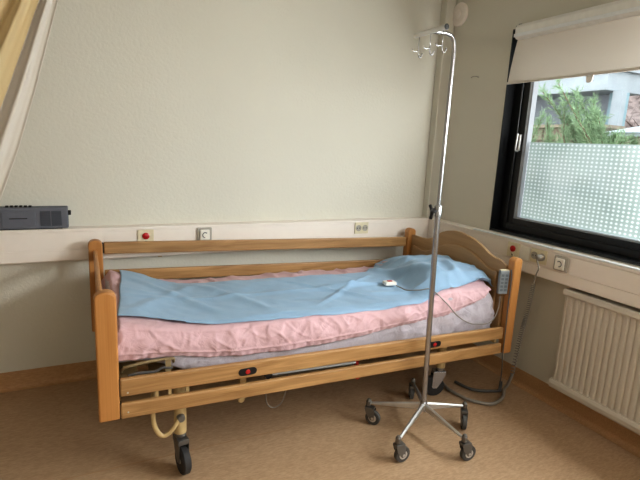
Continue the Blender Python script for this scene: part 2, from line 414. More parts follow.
# ------------------------------------------------------------------ window
w1 = BM()
box(w1, XR-.004, XR+.25, WY1-.006, WY1-.0005, WZ0, WZ1)          # far reveal
box(w1, XR-.004, XR+.25, WY0, WY1, WZ0-.009, WZ0+.006)           # sill lining
box(w1, XR-.002, XR+.25, WY0, WY1, WZ1-.006, WZ1)
struct('window_1', w1, M['frame'])
wo = bpy.data.objects['window_1']
SX0, SX1 = 2.49, 2.56
GY1, GZ0, GZ1 = 2.205, 1.026, 2.08
f = BM()
box(f, SX0, SX1, GY1+.02, WY1-.006, WZ0+.006, WZ1-.006)
box(f, SX0, SX1, WY0, GY1+.02, WZ0+.006, GZ0-.012)
box(f, SX0, SX1, WY0, GY1+.02, GZ1, WZ1-.006)
box(f, SX0, SX1, WY0, WY0+.12, GZ0-.012, GZ1)
box(f, SX0, SX1, .55, .67, GZ0-.012, GZ1)
box(f, SX0-.012, SX0, GY1+.065, WY1-.006, WZ0+.006, WZ1-.006)
box(f, SX0-.012, SX0, WY0, GY1+.065, WZ0+.006, GZ0-.045)
o = obj('window_frame', f, M['frame'], wo, bevel=.004)
f = BM()
box(f, SX0+.004, SX1-.025, GY1-.004, GY1+.0195, GZ0-.0115, GZ1); box(f, SX0+.004, SX1-.01, .6705, GY1-.006, GZ0-.0115, GZ0)
box(f, SX0+.0, SX0+.004, GY1+.010, GY1+.0195, GZ0-.0115, GZ1)
obj('glazing_bead', f, M['bead2'], wo, bevel=.0015)
f = BM()
GX = 2.525
for a, b in ((.67, GY1-.006), (WY0+.12, .55)):
    v = [f.verts.new(p) for p in ((GX, a, GZ0), (GX, b, GZ0), (GX, b, GZ1), (GX, a, GZ1))]; f.faces.new(v)
obj('glass_pane', f, M['glass'], wo)
fo = BM()
for a, b in ((.672, GY1-.007), (WY0+.122, .548)):
    v = [fo.verts.new(p) for p in ((GX-.002, a, GZ0+.001), (GX-.002, b, GZ0+.001), (GX-.002, b, 1.50), (GX-.002, a, 1.50))]; fo.faces.new(v)
obj('privacy_film', fo, M['film'], wo, label='patterned frosted privacy film on the lower glass')
hd = BM(); box(hd, SX0-.012, SX0-.0001, 2.238, 2.252, 1.445, 1.545)
tube(hd, smooth_path([(SX0-.012, 2.244, 1.44), (SX0-.035, 2.244, 1.445), (SX0-.038, 2.243, 1.47), (SX0-.034, 2.242, 1.55)], 6), .0055, 8)
obj('window_handle', hd, M['steel'], wo, bevel=.002, label='silver window handle')

# roller blind
bl = thing('roller_blind', (2.37, .7, 2.10), 'beige roller blind pulled partly down over the top of the window', 'blind')
BY0, BY1 = -.9, 2.24
c = BM()
prism(c, [(2.335, 2.168), (2.409, 2.168), (2.409, 2.085), (2.39, 2.085), (2.345, 2.088), (2.330, 2.096), (2.326, 2.112), (2.326, 2.150)], 'y', BY0, BY1)
obj('cassette', c, M['alu'], bl, bevel=.002)
obj('cassette_lip', bx(2.318, 2.3258, BY0, BY1, 2.098, 2.116), M['bead'], bl, bevel=.002)
c = BM(); box(c, 2.335, 2.395, BY1+.0005, BY1+.006, 2.09, 2.165)
obj('end_cap', c, M['black'], bl)
c = BM()
def bf(u, v):
    y = BY0+(BY1+.047-BY0)*u; z = 2.09+(1.842-2.09)*v
    y += (0 if u < .9 else -.040*(1-v)**2*(u-.9)/.1)
    x = 2.362 + .006*math.sin(v*PI) + .0025*math.sin(y*9)*v
    return (x, y, z)
grid(c, 90, 10, bf)
o = obj('blind_fabric', c, M['blind'], bl, smooth=True)
c = BM(); box(c, 2.357, 2.367, BY0, BY1+.048, 1.838, 1.852)
obj('hem_bar', c, M['blind'], bl, bevel=.002)
c = BM(); prism(c, [(1.718, 1.838), (1.76, 1.838), (1.755, 1.808), (1.748, 1.803), (1.730, 1.803), (1.723, 1.808)], 'x', 2.360, 2.364)
obj('pull_tab', c, M['alu'], bl, bevel=.001)
hk = BM(); lathe(hk, (2.4099, 2.277, 2.186), (-1, 0, 0), [(0, .008), (.004, .008), (.006, .005), (.02, .004), (.022, 0)], 12)
tag(obj('wall_hook', hk, M['greymetal'], smooth=35), 'tiny metal screw hook on the wall above the blind corner', 'hook')
hk = BM(); tube(hk, [(2.405, 2.655, 1.918), (2.4, 2.64, 1.922), (2.4, 2.60, 1.92), (2.405, 2.585, 1.914)], .003, 6)
tag(obj('wall_clip', hk, M['clear_plate'], smooth=True), 'small pale wire clip on the wall left of the window', 'clip')
# round alarm on the right wall
sm = thing('round_wall_vent', (2.41, 2.836, 2.354), 'round cream disc fixed high on the wall beside the corner', 'wall fitting')
obj('disc', lathe(BM(), (2.41, 2.836, 2.354), (-1, 0, 0), [(0, .078), (.012, .078), (.018, .072), (.020, .045), (.018, .040), (.018, 0)], 40), M['trunk'], sm, smooth=35)
obj('center_cap', lathe(BM(), (2.3919, 2.836, 2.354), (-1, 0, 0), [(0, .028), (.006, .027), (.010, .018), (.011, 0)], 28), M['trunk'], sm, smooth=35)

# ------------------------------------------------------------------ radiator
rd = thing('radiator', (2.37, 1.0, .135), 'cream ribbed panel radiator on the wall below the window', 'radiator')
RY0, RY1 = .28, 1.672
poly = []
pitch = .0333; y = RY1-.018; xf = 2.335; depth = .005
poly.append((xf+.012, RY1)); poly.append((xf+.004, RY1-.004)); poly.append((xf+.002, RY1-.012))
while y > RY0+pitch:
    poly += [(xf, y), (xf+depth, y-.005), (xf+depth, y-.009), (xf, y-.014), (xf-.001, y-.023)]
    y -= pitch
poly += [(xf, RY0), (xf+.03, RY0), (xf+.03, RY1)]
c = BM(); prism(c, poly, 'z', .185, .695)
obj('ribbed_panel', c, M['rad'], rd)
c = BM(); prism(c, [(2.322, .690), (2.326, .712), (2.336, .718), (2.400, .718), (2.400, .705), (2.36, .70), (2.345, .684), (2.326, .684)], 'y', RY0, RY1+.004)
obj('top_grille', c, M['rad'], rd, bevel=.002)
c = BM(); prism(c, [(2.322, .150), (2.320, .170), (2.326, .188), (2.345, .192), (2.368, .192), (2.368, .138), (2.332, .138)], 'y', RY0, RY1+.006)
obj('bottom_rail', c, M['rad'], rd, bevel=.003)
obj('side_panel', bx(2.366, 2.398, RY1-.006, RY1+.003, .16, .70), M['rad'], rd)
obj('wall_bracket', bx(2.3685, 2.41, 1.45, 1.48, .2, .65), M['rad'], rd)

# ------------------------------------------------------------------ radio on ledge
ra = thing('radio_cassette_player', (-.28, 2.91, TZ1), 'slim grey radio cassette player lying on the trunking ledge at left', 'radio')
RX0, RX1, RF, RB, RZ0, RZ1 = -.50, -.085, 2.874, 2.944, TZ1+.004, 1.030
obj('case', bx(RX0, RX1, RF, RB, RZ0, RZ1), M['radio'], ra, bevel=.006)
obj('cassette_door', bx(-.385, -.235, RF-.004, RF-.0002, RZ0+.012, RZ1-.022), M['radio'], ra, bevel=.002)
obj('door_slot', bx(-.352, -.272, RF-.0052, RF-.0041, .972, .977), M['black'], ra)
sg = BM()
for (a, b) in ((-.2145, -.168), (-.163, -.1165)):
    for k in range(9):
        z = .936+k*.0088; ins = .006 if k in (0, 8) else 0
        box(sg, a+(ins if a < -.2 else 0), b-(ins if a > -.2 else 0), RF-.0035, RF-.0002, z, z+.0045)
    box(sg, a, b, RF-.0014, RF-.0002, .932, 1.012)
obj('speaker_grille', sg, M['radio_dk'], ra)
for k in range(6):
    obj('piano_key', bx(-.368+k*.0205, -.368+k*.0205+.014, RF+.012, RF+.03, RZ1+.0002, RZ1+.010), M['black'], ra, bevel=.002)
obj('tuning_knob', lathe(BM(), (RX1+.0002, 2.90, .998), (1, 0, 0), [(0, .013), (.012, .013), (.014, .011), (.014, 0)], 20), M['black'], ra, smooth=35)
obj('foot', bx(RX0+.03, RX1-.03, RF+.01, RB-.01, TZ1+.0003, RZ0), M['black'], ra)

# ------------------------------------------------------------------ curtains
EDGE = [(.60, -.62), (.8, -.50), (1.143, -.308), (1.35, -.232), (1.583, -.160), (1.932, -.062), (2.2, .0), (2.58, .07)]
def spread(z): return 1+1.5*(1.95-z) if z < 1.95 else 1-.55*(z-1.95)
def curtain(name, o0, o1, y0, per, amp, m, label, cat, hem=True, ph=0):
    bm = BM()
    def fn(u, v):
        z = 2.58-(2.58-.62)*v; off = o0+(o1-o0)*u
        x = interp(EDGE, z)-off*spread(z)
        y = y0+amp*math.sin(off/per*2*PI+ph+.5*nz(off*5, z, 0)) + .3*amp*math.sin(off/per*4.7*PI+1)+ .01*nz(off*10, z*1.2, 3) 
        return (x, y, z)
    grid(bm, int((o1-o0)/per*14)+2, 46, fn)
    o = obj(name, bm, m, smooth=True); tag(o, label, cat); return o
o = curtain('net_curtain', 0.0, .13, 2.30, .046, .016, M['net'], 'sheer off-white curtain edge hanging diagonally at the upper left', 'curtain')
solid(o, .0015)
o = curtain('drape_curtain', .056, .62, 2.245, .062, .02, M['yellow'], 'yellow-beige gathered curtain at the far upper left beside the sheer one', 'curtain', ph=1)
solid(o, .0015)
tr = thing('curtain_track', (-.3, 2.27, 2.585), 'thin white curtain track under the ceiling above the curtains', 'curtain track')
obj('rail', bx(-2.28, .2, 2.225, 2.32, 2.585, 2.61), M['alu'], tr)
obj('end_stop', bx(.2005, .21, 2.24, 2.305, 2.585, 2.61), M['white_plate'], tr)

# ------------------------------------------------------------------ bed
bed = thing('hospital_bed', (1.09, 2.32, 0), 'adjustable wooden hospital bed with oak side rails on castors', 'bed')
BX0, BX1 = .0, 2.165
FY, BY = 1.86, 2.79
def rz(x, z0, z1): return z0+(z1-z0)*(x-.096)/(2.09-.096)
def post(x0, x1, yc, z0, z1, hw=.026, name='bed_post', kind='foot'):
    # slab post with a rounded top (round in the x direction)
    n = 10; c = (x0+x1)/2; r = (x1-x0)/2
    poly = [(x0, z0), (x1, z0)]
    for k in range(n+1):
        a = k/n*PI; poly.append((c+r*math.cos(a), z1-r*.75+r*.75*math.sin(a)))
    return obj(name, prism(BM(), poly, 'y', yc-hw, yc+hw), M['beech'], bed, bevel=.007)
post(.012, .088, FY, .345, .862)
post(.004, .074, BY, .352, .866)
post(2.112, 2.172, FY-.002, .300, .862, .024)
post(2.075, 2.140, BY, .330, .862)
# foot board
fb = BM(); box(fb, .027, .047, FY+.0265, BY-.0265, .762, .815); box(fb, .030, .044, FY+.0265, BY-.0265, .45, .70)
obj('footboard', fb, M['beech'], bed, bevel=.008)
# headboard with ogee arch
arch = [(2.735, .818), (2.66, .818), (2.60, .822), (2.546, .838), (2.50, .866), (2.451, .896), (2.40, .914), (2.343, .925), (2.29, .928), (2.252, .926), (2.184, .914), (2.14, .903), (2.097, .886), (2.06, .868), (2.03, .852), (1.989, .838), (1.94, .832), (1.91, .822), (1.887, .808)]
poly = [(BY-.0265, .42), (BY-.0265, .818)] + arch + [(FY+.0265, .42)]
obj('headboard', prism(BM(), poly, 'x', 2.104, 2.124), M['beech_y'], bed, bevel=.004)
inner = smooth_path([(0, 2.72, .752), (0, 2.66, .742), (0, 2.60, .738), (0, 2.544, .753), (0, 2.47, .790), (0, 2.39, .825), (0, 2.298, .843), (0, 2.216, .842), (0, 2.127, .823), (0, 2.06, .793), (0, 2.0, .772), (0, 1.93, .765)], 4)
poly = [(1.93, .46), (2.72, .46)] + [(p.y, p.z) for p in inner]
obj('raised_panel', prism(BM(), poly, 'x', 2.088, 2.1035), M['beech_y'], bed, bevel=.012)
# side rails
def rail(y, za, zb, x0, x1, th=.022):
    """za=(bottom,top) at the foot, zb=(bottom,top) at the head"""
    bm = BM(); c = []
    for x, (b, t_) in ((x0, za), (x1, zb)):
        c.append([bm.verts.new((x, y-th/2, b)), bm.verts.new((x, y+th/2, b)), bm.verts.new((x, y+th/2, t_)), bm.verts.new((x, y-th/2, t_))])
    for k in range(4): bm.faces.new((c[0][k], c[0][(k+1) % 4], c[1][(k+1) % 4], c[1][k]))
    bm.faces.new(c[0][::-1]); bm.faces.new(c[1]); bmesh.ops.recalc_face_normals(bm, faces=bm.faces)
    return obj('side_rail', bm, M['oak'], bed, bevel=.006)
RYF = 1.842
upper = rail(RYF, (.440, .513), (.397, .466), .089, 2.088)
rail(RYF, (.346, .411), (.309, .368), .089, 2.088)
rail(BY, (.785, .851), (.730, .797), .080, 2.072)
rail(BY, (.628, .695), (.565, .635), .080, 2.072)
for x, z in ((.594, .460), (1.600, .4365)):
    hs = BM(); pts = []
    for k in range(24):
        a = 2*PI*k/24; pts.append((x+math.copysign(.024, math.cos(a))+.0165*math.cos(a), z+.0165*math.sin(a)))
    prism(hs, pts, 'y', RYF-.0145, RYF-.0112)
    obj('latch_recess', hs, M['black'], upper, bevel=.001)
    obj('latch_button', lathe(BM(), (x, RYF-.0145, z), (0, -1, 0), [(0, .0105), (.002, .0105), (.003, .008), (.003, 0)], 16), M['red'], upper, smooth=35)
sc = BM()
for z in (.383+.0, .46):
    pass
for z in (.372, .454): obj('rail_screw', lathe(BM(), (.116, RYF-.0112, z), (0, -1, 0), [(0, .004), (.001, .003), (.001, 0)], 8), M['steel'], bed)
def endcap(x, z0, z1, y): return obj('rail_end_bracket', bx(x-.0075, x+.0005, y-.009, y+.010, z0, z1), M['black'], bed)
endcap(.0965-.004, .345, .412, RYF+.004); endcap(.0965-.004, .44, .512, RYF+.004); endcap(.079, .79, .848, BY)
# guides seen between the rails
gd = BM()
for x in (.22, .27, .34): box(gd, x, x+.012, RYF+.0115, RYF+.02, .36, .50)
obj('rail_guide', gd, M['tan'], bed)
gb = BM(); tube(gb, [(.72, 1.872, .405), (1.15, 1.872, .392)], .011, 8)
obj('gas_strut', gb, M['greymetal'], bed, smooth=35)
gb = BM(); lathe(gb, (.70, 1.857, .408), (0, 1, 0), [(0, .016), (.02, .016), (.02, 0)], 14)
obj('strut_joint', gb, M['black'], bed)
obj('strut_clip', bx(1.19, 1.215, 1.858, 1.88, .40, .425), M['black'], bed)
# steel frame
def bar(bm, x0, x1, y0, y1, za, zb, h=.03):
    vs = []
    for x, z in ((x0, za), (x1, zb)):
        for y in (y0, y1):
            for dz in (0, h): vs.append(bm.verts.new((x, y, z+dz)))
    for q in ((0, 1, 3, 2), (4, 6, 7, 5), (0, 4, 5, 1), (2, 3, 7, 6), (0, 2, 6, 4), (1, 5, 7, 3)): bm.faces.new([vs[i] for i in q])
fr_ = BM()
bar(fr_, .09, 2.10, 1.885, 1.915, .425, .385, .045); bar(fr_, .09, 2.10, 2.715, 2.745, .425, .385, .045)
for x in (.14, .33, .75, 1.2, 1.83, 2.02):
    z = rz(x, .394, .352); box(fr_, x-.02, x+.02, 1.915, 2.715, z, z+.04)
box(fr_, .05, .092, 1.88, 2.75, .43, .47); box(fr_, 2.085, 2.103, 1.886, 2.764, .35, .415)
obj('bed_frame', fr_, M['tan'], bed, bevel=.004)
pf = BM()
for k in range(16):
    x = .13+k*.125; z = rz(x, .436, .394); box(pf, x-.04, x+.04, 1.93, 2.70, z, z+.012)
obj('slat_platform', pf, M['tan'], bed)
# foot end mattress retainer (bent tan tube and bracket showing under the sheet)
mr = BM()
tube(mr, smooth_path([(.10, 1.925, .50), (.115, 1.900, .528), (.20, 1.896, .540), (.285, 1.896, .540), (.30, 1.905, .53), (.30, 1.93, .50)], 6), .0065, 8)
box(mr, .262, .284, 1.868, 1.874, .492, .548); box(mr, .10, .17, 1.868, 1.90, .485, .497)
obj('mattress_retainer', mr, M['tan_dark'], bed, smooth=35)
mr = BM(); tube(mr, smooth_path([(.12, 1.868, .505), (.16, 1.866, .512), (.22, 1.868, .507), (.25, 1.87, .517), (.29, 1.87, .512)], 5), .006, 6)
obj('grey_strap', mr, M['rubber'], bed, smooth=True)
bl_ = BM(); lathe(bl_, (.99, 1.99, .26), (0, -1, 0), [(0, .018), (.04, .018), (.045, .01), (.045, 0)], 14)
# castors
def caster(x, y, ang, seedz=0, chrome=False, big=.062):
    leg = obj('leg', lathe(BM(), (x, y, .178), (0, 0, 1), [(0, .024), (.002, .0265), (.25, .0265)], 20), M['tan'], bed, smooth=35)
    R = Matrix.Translation((x, y, 0)) @ Matrix.Rotation(ang, 4, 'Z')
    tr_ = .032  # trail
    c = BM(); lathe(c, (0, 0, .158), (0, 0, 1), [(0, .02), (.004, .025), (.0195, .025)], 18)
    # fork: crown + two cheeks
    box(c, -.03, tr_+.01, -.024, .024, .136, .158)
    for s in (-1, 1):
        poly = [(-.03, .140), (tr_+.014, .140), (tr_+.014, .055), (tr_-.014, .050), (-.012, .095)]
        A = [c.verts.new((a, s*.021-.0015, b)) for a, b in poly]; B_ = [c.verts.new((a, s*.021+.0015, b)) for a, b in poly]
        for i in range(5): c.faces.new((A[i], A[(i+1) % 5], B_[(i+1) % 5], B_[i]))
        c.faces.new(A[::-1]); c.faces.new(B_)
    bmesh.ops.recalc_face_normals(c, faces=c.faces); c.transform(R)
    co = obj('caster', c, M['chrome'] if chrome else M['greymetal'], bed, bevel=.002)
    c = BM(); lathe(c, (tr_, -.0165, big), (0, 1, 0), [(0, .040), (0, big-.006), (.005, big), (.028, big), (.033, big-.006), (.033, .040)], 32)
    c.transform(R); obj('tyre', c, M['dkrubber'], co, smooth=35)
    c = BM(); lathe(c, (tr_, -.019, big), (0, 1, 0), [(0, 0), (0, .012), (.003, .014), (.003, .038), (.035, .038), (.035, .014), (.038, .012), (.038, 0)], 24)
    c.transform(R); obj('hub', c, M['steel'], co, smooth=35)
caster(.328, 1.93, -PI/2+.18)
caster(1.835, 2.03, PI-.35, chrome=True)
caster(.328, 2.68, .9)
caster(1.835, 2.68, 2.1)
bk = BM(); tube(bk, smooth_path([(.225, 1.93, .44), (.214, 1.90, .31), (.222, 1.895, .24), (.25, 1.893, .20), (.285, 1.893, .215), (.318, 1.896, .262)], 6), .010, 10)
obj('brake_lever', bk, M['tan'], bed, smooth=True)
obj('lever_pivot', lathe(BM(), (.326, 1.908, .262), (0, -1, 0), [(0, .017), (.018, .017), (.022, .013), (.022, 0)], 16), M['greymetal'], bed, smooth=35)
nb = BM(); lathe(nb, (.605, 1.99, .262), (0, -1, 0), [(0, .016), (.04, .016), (.044, .012), (.044, 0)], 16); box(nb, .60, .63, 1.96, 1.985, .26, .43)
obj('bumper', nb, M['tan'], bed, smooth=35)
nb = BM(); lathe(nb, (1.225, 1.985, .262), (0, -1, 0), [(0, .016), (.03, .016), (.034, .012), (.034, 0)], 16); box(nb, 1.215, 1.235, 1.97, 1.984, .262, .41)
obj('release_knob', nb, M['red'], bed, smooth=35, label='small red release knob under the rail')
lp = smooth_path([(.70, 1.905, .43), (.712, 1.92, .30), (.722, 1.935, .235), (.745, 1.94, .200), (.775, 1.94, .196), (.80, 1.935, .22), (.815, 1.92, .30), (.81, 1.905, .43)], 6)
obj('release_cable', tube(BM(), lp, .0022, 6), M['cable'], bed, smooth=True)
mo = BM(); box(mo, 1.0, 1.55, 2.25, 2.33, .30, .385); tube(mo, [(.55, 2.29, .34), (1.0, 2.29, .34)], .02, 12)
obj('lift_motor', mo, M['black'], bed, bevel=.01)

# ------------------------------------------------------------------ mattress & linen
PINKZ = [(.06, .565), (.10, .560), (.2, .553), (.325, .545), (.45, .52), (.58, .505), (.8, .500), (1.02, .501), (1.2, .513), (1.42, .538), (1.55, .546), (1.68, .556), (1.8, .580), (1.88, .600), (1.97, .628), (2.05, .640)]
def top(x, y):
    z = .655-.008*(x-.1)
    z += .055*(1-sst(.07, .40, x))                                   # raised foot end
    z += -.025*sst(2.40, 2.72, y)*sst(.2, .5, x)                       # slopes down to the back
    hump = sst(1.60, 1.80, x-.27*(y-2.25))
    prof = interp([(1.88, 0), (1.94, .045), (2.02, .098), (2.15, .108), (2.34, .108), (2.5, .085), (2.7, .050), (2.76, .04)], y)
    z += hump*prof
    z -= .05*sst(2.02, 2.08, x)
    z += .010*nz(x, y, 0, 2.3)+.004*nz(x, y, 5, 7)
    return z
def bulge(v): return math.sin(max(0, min(1, v))*PI)
MX0, MX1 = .062, 2.075
# mattress: closed loop sections along x
mt = BM(); rings = []
NX = 150
for i in range(NX):
    x = MX0+(MX1-MX0)*i/(NX-1)
    e = min(1, min(x-MX0, MX1-x)/.03); e = math.sqrt(max(0, 1-(1-e)**2))*.9+.1
    zb = rz(x, .436, .394)+.014+.085*(1-sst(.16, .42, x))
    r = []
    sec = []
    y0, y1 = 1.915, 2.72
    ny = 26
    for k in range(ny): # top from front to back
        y = y0+.03+(y1-y0-.06)*k/(ny-1); sec.append((y, top(x, y)-.014))
    zt1 = sec[-1][1]; zt0 = sec[0][1]
    for k in range(1, 6): sec.append((y1-.012+.012*math.sin(k/6*PI), zt1-.01-(zt1-.01-zb)*k/6))
    sec.append((y1-.02, zb)); sec.append(((y0+y1)/2, zb)); sec.append((y0+.02, zb))
    nf = 12
    for k in range(1, nf):
        f_ = k/nf; z = zb+(zt0-.008-zb)*f_
        cr = sst(1.2, 1.9, x)
        y = y0+.004-.012*math.sin(f_*PI)-cr*(.010*math.sin(f_*PI)+.034*abs(nz(x*1.0+z, z*2, 2, 12))+.018*nz(x-z, z*1.5, 8, 24))
        y += .004*nz(x, z*2, 1, 8)
        sec.append((y, z))
    cz = (zt0+zb)/2; cy = (y0+y1)/2
    rings.append([mt.verts.new((x, cy+(y-cy)*(.96+.04*e), cz+(z-cz)*e)) for y, z in sec])
for a, b in zip(rings, rings[1:]):
    n = len(a)
    for k in range(n): mt.faces.new((a[k], a[(k+1) % n], b[(k+1) % n], b[k]))
mt.faces.new(rings[0]); mt.faces.new(rings[-1][::-1]); bmesh.ops.recalc_face_normals(mt, faces=mt.faces)
mo_ = obj('mattress', mt, M['lav'], smooth=True)
tag(mo_, 'thin mattress in a crumpled lavender-grey sheet lying on the bed frame', 'mattress')

# pink sheet
pk = BM()
def pink(u, v):
    x = .058+(2.045-.058)*u
    if v > .62: x -= .07*sst(1.8, 2.045, x)*sst(.62, .9, v)
    if v < .62:                                  # top surface: back -> front
        y = 2.745-(2.745-1.945)*(v/.62)
        z = top(x, y)
        if v < .03: z -= .05*(1-v/.03)
        z += .003*nz(x*1.5, y, 3, 14) + (.012*max(0, 1-abs(nz(x, y*.4, 33, 9))*3) if y > 2.58 else 0)
        if x < .10: z -= .06*(1-(x-.058)/.042)
        return (x, y, z)
    t_ = (v-.62)/.38
    zt = top(x, 1.945); zb = interp(PINKZ, x)+.004*nz(x, 0, 9, 6)
    if x < .10: zt -= .06*(1-(x-.058)/.042)
    zb = min(zb, zt-.02)
    # rounded shoulder then hanging side
    if t_ < .25:
        a = t_/.25*PI/2; y = 1.945-.045*math.sin(a); z = zt-.022*(1-math.cos(a))
    else:
        s = (t_-.25)/.75; z = zt-.022+(zb-zt+.022)*s; y = 1.900-.014*math.sin(s*PI*.9)
    amp = sst(-.1, .35, t_)
    # diagonal drape wrinkles, finer to the foot end
    wv = nz(x*1.0+z*1.4, z*.7, 4, 9)*.007 + nz(x-.8*z, z*.5, 11, 22)*.007
    wv -= (.004*max(0, 1-abs(nz(x+.9*z, z*.6, 14, 11))*5)**1.5 + .004*max(0, 1-abs(nz(x-.4*z, z*.6, 24, 17))*5)**1.5)*(1-.6*sst(.6, 1, t_))
    if x < .22: y -= .010*(1-sst(.06, .22, x))*t_
    y += amp*wv + (.0015*math.sin(x*170+3*nz(x, 0, 0, 10)) if s_hem(t_) else 0) + (-.003 if .80 < t_ < .84 else 0)
    z += (1-amp)*.003*nz(x, y, 3, 14)
    return (x, y, z)
def s_hem(t_): return t_ > .86
V = grid(pk, 340, 96, pink)
po = obj('pink_sheet', pk, M['pink'], smooth=True); solid(po, .003, 1)
tag(po, 'pale pink cotton sheet spread over the mattress under the blue sheet', 'bed sheet')
# stitched hem line following the lower edge
# blue disposable sheet
BF = [(.085, 1.975), (.10, 1.975), (.25, 1.97), (.45, 1.925), (.75, 1.912), (1.0, 1.904), (1.15, 1.903), (1.38, 1.904), (1.57, 1.908), (1.73, 1.922), (1.86, 1.94), (1.95, 1.935), (2.06, 1.93)]
BB = [(.085, 2.735), (.27, 2.70), (.40, 2.62), (.55, 2.54), (.76, 2.515), (1.33, 2.49), (1.57, 2.50), (1.68, 2.60), (1.78, 2.72), (1.9, 2.735), (2.06, 2.70)]
bs = BM()
CREASES = [(.15, 2.25, 1.9, 2.23, .02, .004), (.95, 2.45, 1.35, 2.0, .018, .006), (1.0, 2.0, 1.55, 2.42, .016, .006), (1.15, 2.28, 1.45, 2.22, .02, .008), (.2, 2.6, .55, 2.0, .03, .006),
           (.5, 2.5, .8, 1.95, .03, .005), (1.35, 2.1, 1.7, 2.0, .02, .006), (1.62, 2.6, 1.78, 2.0, .03, .012), (1.75, 2.05, 1.95, 2.35, .025, .010), (1.85, 1.95, 1.92, 2.2, .03, .010), (.12, 2.0, .5, 2.5, .03, .004)]
def blue(u, v):
    x = .085+(2.072-.085)*u
    x += (.150-.085-.055*v**1.5+.006*nz(v*3, 0, 0))*(1-u)**4
    yb = interp(BB, x)+.006*nz(x, 0, 0, 9); yf = interp(BF, x)+.006*nz(x, 3, 0, 8)
    y = yb+(yf-yb)*v
    z = top(min(x, 2.03), y)+.007
    # smoother paper like surface with creases
    for (ax, ay, bx_, by_, w_, h_) in CREASES:
        dx, dy = bx_-ax, by_-ay; L2 = dx*dx+dy*dy; tt = ((x-ax)*dx+(y-ay)*dy)/L2
        dd = ((x-ax)*dy-(y-ay)*dx)/math.sqrt(L2); z += 1.8*h_*math.exp(-(dd/w_)**2)*sst(-.1, .25, tt)*(1-sst(.75, 1.1, tt))
    z += .007*nz(x, y, 6, 5)+.005+.003*nz(x+y, y-x, 16, 12)
    hd_ = sst(1.85, 1.95, x)
    if y < 1.945: z = top(x, 1.945)-.022*(1-math.sqrt(max(0, 1-(min(.042, 1.945-y)/.045)**2)))+.008+hd_*.02+.004*nz(x, 0, 50, 9)
    # stiff corner sticking out past the pillow end
    z += .012*sst(1.98, 2.07, x)*nz(x, y*1.0, 21, 8)
    if x > 1.6: z += sst(1.6, 1.85, x)*(.016*nz(x*.7+y, y*1.6, 30, 6)+.010*max(0, 1-abs(nz(x+y*.5, y, 40, 5))*6))
    return (x, y, z)
grid(bs, 220, 90, blue)
bo = obj('blue_sheet', bs, M['blue'], smooth=True); solid(bo, .0015, 1)
tag(bo, 'light blue disposable sheet laid on top of the pink sheet', 'bed sheet')

# hand controller on blue sheet with cord to the head post
cz = top(1.52, 2.15)+.020
cl = thing('call_controller', (1.52, 2.15, cz), 'small white push-button controller with red key lying on the blue sheet', 'remote control')
Rm = Matrix.Translation((1.53, 2.175, cz+.002)) @ Matrix.Rotation(-.15, 4, 'Z')
obj('body', bx(-.034, .034, -.024, .024, 0, .020, mtx=Rm), M['white_plate'], cl, bevel=.005)
obj('button', bx(-.014, .014, -.010, .010, .0202, .024, mtx=Rm), M['red'], cl, bevel=.002)
cp = [(1.54, 2.125, cz+.010), (1.548, 2.09, cz+.008)]
for x, y in ((1.555, 2.04), (1.59, 1.975), (1.63, 1.94)): cp.append((x, y, top(x, y)+.028))
cp += [(1.665, 1.898, .665), (1.70, 1.866, .625), (1.73, 1.855, .59), (1.77, 1.853, .556), (1.824, 1.855, .524), (1.87, 1.857, .505), (1.915, 1.862, .496), (1.97, 1.862, .490), (2.015, 1.862, .499), (2.05, 1.864, .535), (2.067, 1.868, .58), (2.072, 1.872, .64)]
obj('cord', tube(BM(), smooth_path(cp, 6), .0032, 8), M['cable'], cl, smooth=True)
# wall-hung handset clipped at the headboard edge
hsT = thing('bed_handset', (2.08, 1.885, .65), 'grey bed control handset hanging on the headboard beside the front post', 'remote control')
Rh = Matrix.Translation((2.080, 1.872, .652)) @ Matrix.Rotation(-.35, 4, 'Z')
obj('body', bx(-.027, .027, -.013, .013, 0, .135, mtx=Rh), M['handset'], hsT, bevel=.005)
for r_ in range(5):
    for c_ in (-1, 1):
        obj('key', bx(c_*.0115-.008, c_*.0115+.008, -.0145, -.0131, .018+r_*.021, .032+r_*.021, mtx=Rh), M['handkey'], hsT, bevel=.001)
obj('hanger', bx(-.024, .024, -.011, .011, .1355, .140, mtx=Rh), M['beige_plate'], hsT, bevel=.001)
hc = smooth_path([(2.094, 1.838, .80), (2.093, 1.829, .74), (2.090, 1.825, .60), (2.092, 1.822, .45), (2.10, 1.826, .30), (2.125, 1.84, .20), (2.16, 1.87, .10), (2.19, 1.90, .03)], 6)
o = obj('hanging_cable', tube(BM(), hc, .0035, 6), M['darkcable'], smooth=True)
tag(o, 'thin dark cable running down the front post at the head of the bed', 'cable')

# ------------------------------------------------------------------ IV stand
iv = thing('drip_stand', (1.515, 1.77, 0), 'chrome five-wheeled drip stand in front of the bed head', 'drip stand')
HC = Vector((1.516, 1.77, .15))
lo = [(1.516, 1.77, .115), (1.485, 1.77, 1.145)]
obj('lower_pole', tube(BM(), lo, .0135, 20), M['chrome'], iv, smooth=35)
up = smooth_path([(1.485, 1.77, 1.14), (1.486, 1.77, 1.60), (1.488, 1.77, 1.82), (1.4865, 1.77, 1.875), (1.476, 1.77, 1.905), (1.455, 1.77, 1.919), (1.42, 1.77, 1.922), (1.366, 1.77, 1.919)], 6)
obj('upper_pole', tube(BM(), up, .0090, 16), M['chrome'], iv, smooth=35)
d = Vector((-.005, 0, 1)).normalized()
obj('clamp_collar', lathe(BM(), Vector((1.4855, 1.77, 1.12)), d, [(0, .0145), (.002, .0185), (.045, .0185), (.05, .016), (.056, .0095)], 20), M['chrome'], iv, smooth=35)
kb = BM(); kc = Vector((1.452, 1.765, 1.145)); tube(kb, [(1.469, 1.767, 1.145), (1.449, 1.763, 1.145)], .008, 12)
